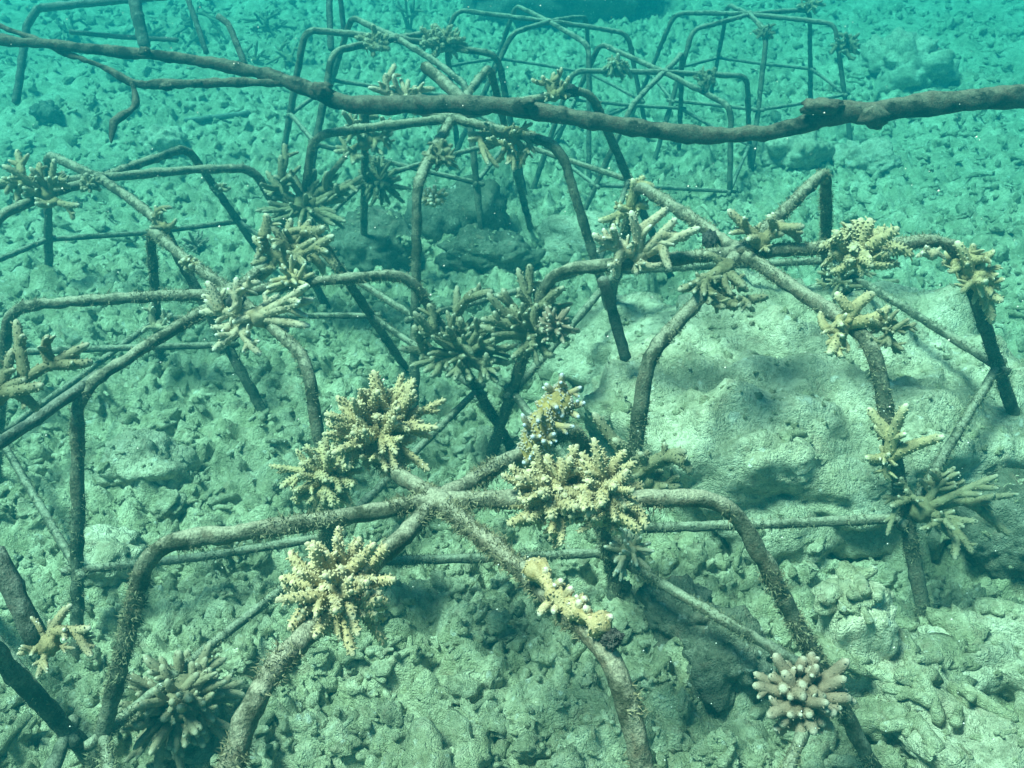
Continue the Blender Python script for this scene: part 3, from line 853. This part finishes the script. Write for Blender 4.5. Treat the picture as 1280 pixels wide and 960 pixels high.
coral('dark staghorn bush on the right leg of the left frame near the crossing legs', 'left', 580, 446, 'stag', 'olive',
      [(566, 359), (593, 360), (613, 364), (502, 434), (518, 412), (514, 394), (541, 380), (523, 446), (529, 459), (562, 473), (626, 476), (636, 452), (626, 420), (545, 470), (600, 480), (550, 400)], extra=30, rpx=66, fat=1.0, forky=0.3, spread=1.6)
coral('staghorn coral with pointed fingers on the left leg of the boulder-top frame', 'right', 668, 420, 'stag', 'olive',
      [(607, 373), (603, 395), (651, 337), (664, 336), (706, 356), (711, 388), (685, 442), (601, 413), (640, 383), (625, 365), (690, 375)], extra=26, rpx=60, fat=1.0, forky=0.3, spread=1.6)
coral('small mauve-white clump behind the pointed staghorn on the boulder-top frame', None, 694, 408, 'knob', 'pink', extra=24, rpx=28, depth=2.28, name='knobbly_coral', fat=0.55)
coral('weathered staghorn coral with dark upright spikes behind the wide tan pair', None, 806, 602, 'stag', 'olive', [(742, 517), (776, 548), (804, 562), (853, 557), (868, 585), (850, 612), (826, 580), (790, 570)], extra=6, rpx=40, depth=1.85)
coral('large thick-fingered staghorn coral at the left edge', None, -4, 492, 'stag', 'olive', [(110, 430), (20, 400), (52, 421), (115, 456), (60, 482), (17, 440), (50, 510), (30, 470)], extra=8, rpx=52, depth=1.75, fat=0.9)
coral('stubby staghorn coral with white tips at the lower left edge', None, 62, 806, 'stag', 'brown', [(80, 754), (113, 788), (114, 823), (46, 780), (22, 818), (118, 807), (46, 848), (40, 770)], extra=3, rpx=36, depth=1.28, fat=0.62)
coral('hazy staghorn coral at the left edge on the low left frame', 'left_back', 58, 246, 'stag', 'brown', [(8, 205), (0, 224), (5, 240), (24, 192), (44, 208), (70, 200), (20, 250), (98, 262), (15, 218), (36, 222)], extra=8, rpx=44)
coral('tiny coral on the front right knee of the low left frame', 'left_back', 206, 284, 'stag', 'brown', [(188, 268), (196, 259), (213, 256), (222, 278), (203, 264)], extra=4, rpx=20)
coral('flat reddish coral crust on the seabed below the low left frame', 'ground', 246, 312, 'knob', 'pink', extra=22, rpx=24, name='knobbly_coral', fat=0.6, spread=1.4)
coral('row of yellowish knobs on the right arm of the left frame', 'left', 366, 350, 'knob', 'yellow', [(335, 360), (345, 352), (355, 345), (372, 340), (380, 345), (330, 368)], extra=12, rpx=26, name='knobbly_coral', fat=0.6)
coral('small pinkish coral clump at the base of the dark staghorn bush', 'ground', 435, 338, 'knob', 'pink', extra=22, rpx=24, name='knobbly_coral', fat=0.65)
coral('small round yellow coral on a rock behind the central upright leg', None, 541, 252, 'knob', 'yellow', extra=30, rpx=21, depth=3.1, name='knobbly_coral', fat=0.8, spread=1.6)
coral('olive coral growing on the front arm of the middle frame', 'mid', 550, 198, 'brush', 'olive', extra=20, rpx=24, name='bushy_coral')
coral('small fingered coral on the seabed at the foot of the middle frame leg', 'ground', 725, 326, 'stag', 'tan', [(703, 308), (712, 303), (738, 306), (745, 316), (720, 300)], extra=4, rpx=22)
coral('dense bushy coral with white tips on the hazy frame above the middle one', 'far_E', 552, 56, 'brush', 'brown', extra=34, rpx=32, name='bushy_coral', fat=1.4)
coral('small white-tipped coral on the left arm of the hazy frame above the middle one', 'far_E', 466, 56, 'brush', 'brown', extra=22, rpx=24, name='bushy_coral', fat=1.4)
coral('vase-shaped hazy coral near the top edge', 'ground', 512, 44, 'stag', 'olive', [(498, 0), (506, -4), (518, -2), (526, 6), (494, 8), (530, 14)], extra=6, rpx=34, axis=(0, 0, 1), spread=0.7)
coral('hazy coral on the right leg of the far right frame', 'far_H', 1058, 62, 'stag', 'olive', extra=20, rpx=24, fat=1.2)
coral('hazy coral tuft on the far right frame near the top edge', 'far_H', 1010, 8, 'stag', 'brown', extra=14, rpx=18, fat=1.2)
coral('hazy dark coral hanging on the front leg of the far right frame', 'far_H', 955, 42, 'brush', 'olive', extra=16, rpx=15, name='bushy_coral', fat=1.3)
coral('hazy coral clump on the right arm of the hazy frame behind the branch', 'gr', 884, 100, 'brush', 'olive', extra=18, rpx=17, name='bushy_coral', fat=1.3)
coral('hazy coral on the left arm of the hazy frame behind the branch', 'gr', 772, 90, 'stag', 'brown', extra=16, rpx=22, fat=1.1)
coral('hazy dark coral clump left of the two far posts', 'ground', 335, 40, 'stag', 'olive', extra=26, rpx=36, fat=1.2)
coral('hazy coral tuft above the branch near its left fork', 'ground', 318, 76, 'stag', 'brown', [(300, 58), (322, 50), (332, 62), (306, 68)], extra=4, rpx=20)
coral('hazy coral at the far left frame foot below the top edge', 'ground', 190, 52, 'brush', 'olive', extra=16, rpx=24, name='bushy_coral', fat=1.3)
coral('hazy leafy coral beside the far right frame legs', 'ground', 1040, 118, 'brush', 'brown', extra=18, rpx=22, name='bushy_coral', fat=1.3)

coral('hazy twiggy coral above the branch right of the thick pale post', 'ground', 248, 44, 'stag', 'olive', [(226, 16), (238, 8), (252, 6), (264, 14), (272, 28), (230, 30)], extra=10, rpx=34)
coral('hazy twiggy coral nearest the left edge above the branch', 'ground', 92, 48, 'stag', 'olive', [(74, 26), (88, 18), (104, 22), (114, 34)], extra=10, rpx=30)
coral('hazy twiggy coral just above the branch where the side branch joins', 'ground', 362, 76, 'stag', 'brown', [(344, 56), (358, 48), (372, 52), (382, 64)], extra=10, rpx=28)
coral('small coral bit on the left arm of the low left frame', 'left_back', 112, 232, 'knob', 'olive', extra=16, rpx=15, name='knobbly_coral', fat=0.8)
coral('small coral bit on the sloping leg of the low left frame', 'left_back', 276, 236, 'knob', 'brown', extra=12, rpx=11, name='knobbly_coral', fat=0.7)
coral('small coral bit on the far arm of the left frame, below the tiny coral', 'left', 238, 330, 'knob', 'brown', extra=14, rpx=14, name='knobbly_coral', fat=0.7)

# speckled coral with blue-white tips: granular lobes and short branchlets
def granular(label):
    base = anchor('front', 672, 560); d0 = depth_of(base); sc = d0 / FPX
    root = thing('speckled_coral', label, 'coral', base, 'coral fragments growing on the nursery')
    rg = np.random.RandomState(91)
    mt = M_CORAL['speck']
    def lobe(pxs, w0, w1, ng):
        P = []
        for a, b in zip(pxs[:-1], pxs[1:]):
            for u in np.linspace(0, 1, 5)[:-1]:
                P.append(at_depth(a[0] + (b[0] - a[0]) * u, a[1] + (b[1] - a[1]) * u, d0 + (a[2] + (b[2] - a[2]) * u)) - base)
        P.append(at_depth(pxs[-1][0], pxs[-1][1], d0 + pxs[-1][2]) - base)
        R = np.linspace(w0, w1, len(P)) * sc * np.sqrt(np.maximum(0.03, 1 - np.linspace(0, 1, len(P)) ** 3.5))
        mb = MB()
        V, F, t, D = sweep(P, R, 14, R[0] * 0.25, 45, 5)
        mb.add(V, F, t * 0.1)
        m_ = len(D)
        for q in range(ng):
            i = rg.randint(m_ - 15); f = rg.rand(); j = i + (1 if (i + 1) % 14 else -13)
            p = V[i] * (1 - f) + V[j] * f + (V[min(i + 14, m_ - 1)] - V[i]) * rg.rand()
            d = D[i] + rg.normal(size=3) * 0.2; d /= np.linalg.norm(d)
            nub(mb, p, d, 0.0042 * rg.uniform(0.8, 1.3), 0.0022, 0.75, 5)
        part('lobe', mb.mesh('lobe', mt), root)
    lobe([(660, 582, 0.0), (672, 548, -0.02), (684, 512, -0.03)], 17, 25, 420)
    lobe([(684, 520, -0.01), (700, 505, -0.01), (712, 510, 0.0)], 20, 17, 240)
    lobe([(690, 510, 0.0), (700, 492, 0.0), (703, 476, 0.0)], 17, 7, 200)
    vs_ = variants('knob', 'speck')
    for x, y, dz, tx, ty in [(700, 490, 0, 703, 468), (695, 495, 0, 683, 481), (706, 493, 0, 726, 486), (712, 508, 0, 731, 505), (712, 515, -.01, 724, 521), (690, 530, -.03, 716, 535),
                             (668, 545, -.03, 652, 520), (672, 550, -.04, 666, 545), (684, 548, -.04, 694, 543), (680, 552, -.04, 681, 553), (666, 562, -.03, 670, 567), (700, 508, -.02, 703, 520), (676, 515, -.05, 672, 527), (690, 505, -.03, 697, 510), (664, 575, -.02, 655, 579)]:
        a = at_depth(x, y, d0 + dz); b = at_depth(tx, ty, d0 + dz - 0.026)
        put_branch(root, 'knob', 'speck', a, b, 0.0062, rg)
granular('golden speckled coral with blue-white tips on the back right knee of the foreground frame')

# encrusting yellow coral along the front right arm
def crust(label):
    a0 = anchor('front', 665, 715); d0 = depth_of(a0)
    root = thing('encrusting_coral', label, 'coral', anchor('front', 715, 770), 'coral fragments growing on the nursery')
    rg = np.random.RandomState(5); mt = M_CORAL['yellow']
    px = [(664, 708), (684, 736), (700, 752), (718, 764), (738, 778), (756, 790)]
    P = []
    for (x, y) in px:
        p = anchor('front', x, y); P.append(p + (CP - p).normalized() * 0.012 + Vector((0, 0, 0.006)) - root.location)
    Q = [P[0]]
    for a, b in zip(P[:-1], P[1:]):
        for u in (0.25, 0.5, 0.75, 1): Q.append(a.lerp(b, u))
    mb = MB()
    R = 0.0125 + 0.004 * np.sin(np.arange(len(Q)) * 1.1)
    V, F, t, D = sweep(Q, R, 16, 0.012, 60, 4)
    mb.add(V, F, 0 * t)
    for q in range(380):
        i = rg.randint(len(D) - 15); p = V[i] + (V[i + 14] - V[i]) * rg.rand(); d = D[i] + rg.normal(size=3) * 0.2; d /= np.linalg.norm(d)
        nub(mb, p, d, 0.0028, 0.0016, 0.3, 4)
    part('crust', mb.mesh('crust', mt), root)
    for x, y, tx, ty in [(668, 712, 664, 700), (666, 718, 656, 722), (676, 722, 684, 712), (694, 738, 702, 724), (712, 758, 710, 766), (722, 760, 733, 747), (736, 772, 734, 758), (752, 782, 764, 768), (690, 752, 672, 766), (700, 758, 690, 764), (728, 768, 722, 752), (706, 746, 714, 736)]:
        a = anchor('front', x, y); d = depth_of(a)
        put_branch(root, 'knob', 'yellow', at_depth(x, y, d - 0.015), at_depth(tx, ty, d - 0.028), 0.0062, rg)
    lp = part('dark_end', rock_mesh('dark_end', 5, 66, (0.011, 0.011, 0.010), M_BLACK, lump=0.5, fine=0.5), root)
    lp.location = anchor('front', 764, 796) + Vector((0, -0.015, 0.012)) - root.location
crust('yellow encrusting coral with white-tipped knobs wrapped along the front right arm')

dl = part('black_sponge', rock_mesh('black_sponge', 3, 67, (0.05, 0.035, 0.03), M_BLACK, lump=0.4, fine=0.3))
dl.location = anchor('mid', 702, 113)
tag(dl, 'dark spongy lump beside the spread staghorn above the branch', 'sponge')
for x, y, lab in ((888, 300, 'dark spongy lump below the back left arm of the boulder-top frame'), (297, 376, 'dark spongy lump among the fingers of the pale staghorn at left')):
    s_ = part('black_sponge', rock_mesh('black_sponge', 3, x, (0.02, 0.018, 0.026), M_BLACK, lump=0.4, fine=0.3))
    s_.location = anchor('right' if x > 500 else 'left', x, y) - Vector((0, 0.01, 0.0))
    tag(s_, lab, 'sponge')

# ------------------------------------------------------------------ rubble
def stick_mesh(seed, mat):
    rg = np.random.RandomState(seed); mb = MB()
    P = curve_pts(rg, 9, 0.35) * np.array([1, 1, 2.0]) - np.array([0, 0, 1.0])
    V, F, t, D = sweep(P, np.linspace(0.30, 0.22, 9), 9, 0.09, 3.0, seed); mb.add(V, F, t)
    for q in range(rg.randint(0, 3)):
        k = rg.randint(2, 7); an = rg.uniform(0, 6.28); d = np.array([math.cos(an), math.sin(an), rg.uniform(-0.3, 0.9)])
        V, F, t, D = sweep([P[k] + d * s for s in np.linspace(0, rg.uniform(0.4, 0.8), 5)], np.linspace(0.24, 0.16, 5), 8, 0.07, 3.0, seed + 1); mb.add(V, F, t)
    return mesh_from('rubble_stick', np.vstack(mb.V), mb.F, mat)

RUB = [rock_mesh('rubble_piece', 3, 200 + k, (1, npr.uniform(0.6, 0.95), npr.uniform(0.45, 0.8)), M_RUBBLE, lump=0.75, fine=0.42, freq=1.05) for k in range(10)]
STK = [stick_mesh(300 + k, M_RUBBLE) for k in range(10)]
LIB = RUB + STK
lib = bpy.data.collections.new('rubble_library')
for k, me_ in enumerate(LIB):
    lib.objects.link(bpy.data.objects.new('rubble_shape_%02d' % k, me_))

def clear_of_boulders(x, y, m=0.75):
    return all(((x - bx) / (rx * m)) ** 2 + ((y - by) / (ry * m)) ** 2 > 1 for bx, by, rx, ry in BOULDERS)

cnt = 0; tries = 0
while cnt < 300 and tries < 6000:
    tries += 1
    px, py = rnd.uniform(-20, 1300), 960 - 640 * rnd.random() ** 1.6
    p = to_ground(px, py) if tries else None
    k = rnd.randrange(len(LIB))
    if cnt < 70:
        p = to_ground(rnd.uniform(1010, 1290), rnd.uniform(770, 965)); k = rnd.choice(range(3, len(LIB)))
    elif not clear_of_boulders(p.x, p.y): continue
    stick = k >= len(RUB)
    s = rnd.uniform(0.020, 0.050) if not stick else rnd.uniform(0.022, 0.046)
    if rnd.random() < 0.12: s *= 1.5
    if cnt < 70: s *= 1.15
    for T in TOPS:
        h_ = T.ray_cast(Vector((p.x, p.y, 2)), Vector((0, 0, -1)))
        if h_[0] and h_[0].z > p.z: p.z = h_[0].z
    o = part('rubble_stick' if stick else 'rubble_piece', LIB[k], seabed)
    o.location = (p.x, p.y, p.z + s * (-0.12 if not stick else 0.05))
    o.rotation_euler = (rnd.uniform(1.2, 1.9) if stick else rnd.uniform(-0.5, 0.5), rnd.uniform(-0.4, 0.4), rnd.uniform(0, 6.28))
    o.scale = (s, s, s)
    cnt += 1

pts, rots, scl, idx = [], [], [], []
N = 22000
u = npr.rand(N); yy = 0.75 + 8.5 * u ** 1.5; xx = npr.uniform(-1, 1, N) * (0.75 + yy * 0.62)
zz = seabed_h(xx, yy)
for k in range(N):
    big = npr.rand() ** 3
    s = 0.007 + 0.026 * big + 0.0024 * yy[k]
    if not clear_of_boulders(xx[k], yy[k], 1.25):
        hit = max((h[0].z for h in (T.ray_cast(Vector((xx[k], yy[k], 2)), Vector((0, 0, -1))) for T in TOPS) if h[0]), default=-9)
        if hit > zz[k]:
            if npr.rand() < 0.35: continue
            zz[k] = hit; s *= 0.5
    t = npr.randint(len(LIB))
    pts.append((xx[k], yy[k], zz[k] - s * 0.12))
    rots.append((npr.uniform(1.1, 2.0), npr.uniform(-0.6, 0.6), npr.uniform(0, 6.28)) if t >= len(RUB) else tuple(npr.uniform(-3, 3, 3)))
    scl.append(s); idx.append(t)
# fine debris on the top of the big boulder
me = bpy.data.meshes.new('loose_rubble')
me.from_pydata(pts, [], [])
a = me.attributes.new('rot', 'FLOAT_VECTOR', 'POINT'); a.data.foreach_set('vector', np.array(rots, np.float32).ravel())
a = me.attributes.new('scl', 'FLOAT', 'POINT'); a.data.foreach_set('value', np.array(scl, np.float32))
a = me.attributes.new('idx', 'INT', 'POINT'); a.data.foreach_set('value', np.array(idx, np.int32))
lo = part('loose_rubble', me, seabed)
tag(lo, kind='stuff')
ng = bpy.data.node_groups.new('scatter', 'GeometryNodeTree')
ng.interface.new_socket('Geometry', in_out='INPUT', socket_type='NodeSocketGeometry')
ng.interface.new_socket('Geometry', in_out='OUTPUT', socket_type='NodeSocketGeometry')
gi, go = ng.nodes.new('NodeGroupInput'), ng.nodes.new('NodeGroupOutput')
ci = ng.nodes.new('GeometryNodeCollectionInfo')
ci.inputs['Collection'].default_value = lib; ci.inputs['Separate Children'].default_value = True; ci.inputs['Reset Children'].default_value = True
ip = ng.nodes.new('GeometryNodeInstanceOnPoints'); ip.inputs['Pick Instance'].default_value = True
def named(t, n):
    q = ng.nodes.new('GeometryNodeInputNamedAttribute'); q.data_type = t; q.inputs['Name'].default_value = n
    return q.outputs['Attribute']
ng.links.new(gi.outputs[0], ip.inputs['Points']); ng.links.new(ci.outputs[0], ip.inputs['Instance'])
ng.links.new(named('INT', 'idx'), ip.inputs['Instance Index']); ng.links.new(named('FLOAT_VECTOR', 'rot'), ip.inputs['Rotation']); ng.links.new(named('FLOAT', 'scl'), ip.inputs['Scale'])
ng.links.new(ip.outputs[0], go.inputs[0])
lo.modifiers.new('scatter', 'NODES').node_group = ng

# ------------------------------------------------------------------ the tinted body of water
m = bpy.data.materials.new('sea_water'); m.use_nodes = True
nt = m.node_tree; nt.nodes.clear()
out = nt.nodes.new('ShaderNodeOutputMaterial'); pv = nt.nodes.new('ShaderNodeVolumePrincipled')
pv.inputs['Color'].default_value = (0.003, 0.116, 0.145, 1)
pv.inputs['Absorption Color'].default_value = (0.0, 0.49, 0.53, 1)
pv.inputs['Density'].default_value = 0.325
pv.inputs['Anisotropy'].default_value = 0.3
nt.links.new(pv.outputs[0], out.inputs['Volume'])
m_sea = m
Vs, Fs = [], []
oc = np.array([(1, 0, 0), (-1, 0, 0), (0, 1, 0), (0, -1, 0), (0, 0, 1), (0, 0, -1)], float)
of = [(0, 2, 4), (2, 1, 4), (1, 3, 4), (3, 0, 4), (2, 0, 5), (1, 2, 5), (3, 1, 5), (0, 3, 5)]
for q in range(900):
    yy_ = npr.uniform(0.7, 3.2); p = np.array([npr.uniform(-0.7, 0.7) * (0.4 + yy_), yy_, npr.uniform(0.25, 1.25)])
    n = len(Vs); Vs += list(p + oc * npr.uniform(0.0005, 0.0013)); Fs += [[a + n for a in f] for f in of]
tag(part('drifting_silt', mesh_from('drifting_silt', np.array(Vs), Fs, M_SNOW)), kind='stuff')
m = m_sea
x0, x1, y0, y1, z0, z1 = -64, 64, -14, 96, -2.2, 1.6
zmin = float(GZ.min()); zmax = float(GZ.max())
z0 = min(z0, zmin - 1); z1 = max(z1, min(zmax + 0.1, 2.4))
HV = [(x0, y0, z0), (x1, y0, z0), (x1, y1, z0), (x0, y1, z0), (x0, y0, z1), (x1, y0, z1), (x1, y1, z1), (x0, y1, z1)]
HF = [[0, 3, 2, 1], [4, 5, 6, 7], [0, 1, 5, 4], [1, 2, 6, 5], [2, 3, 7, 6], [3, 0, 4, 7]]
hz = part('haze', mesh_from('haze', HV, HF, m, False))
tag(hz, kind='stuff')
print('ground z', zmin, zmax)
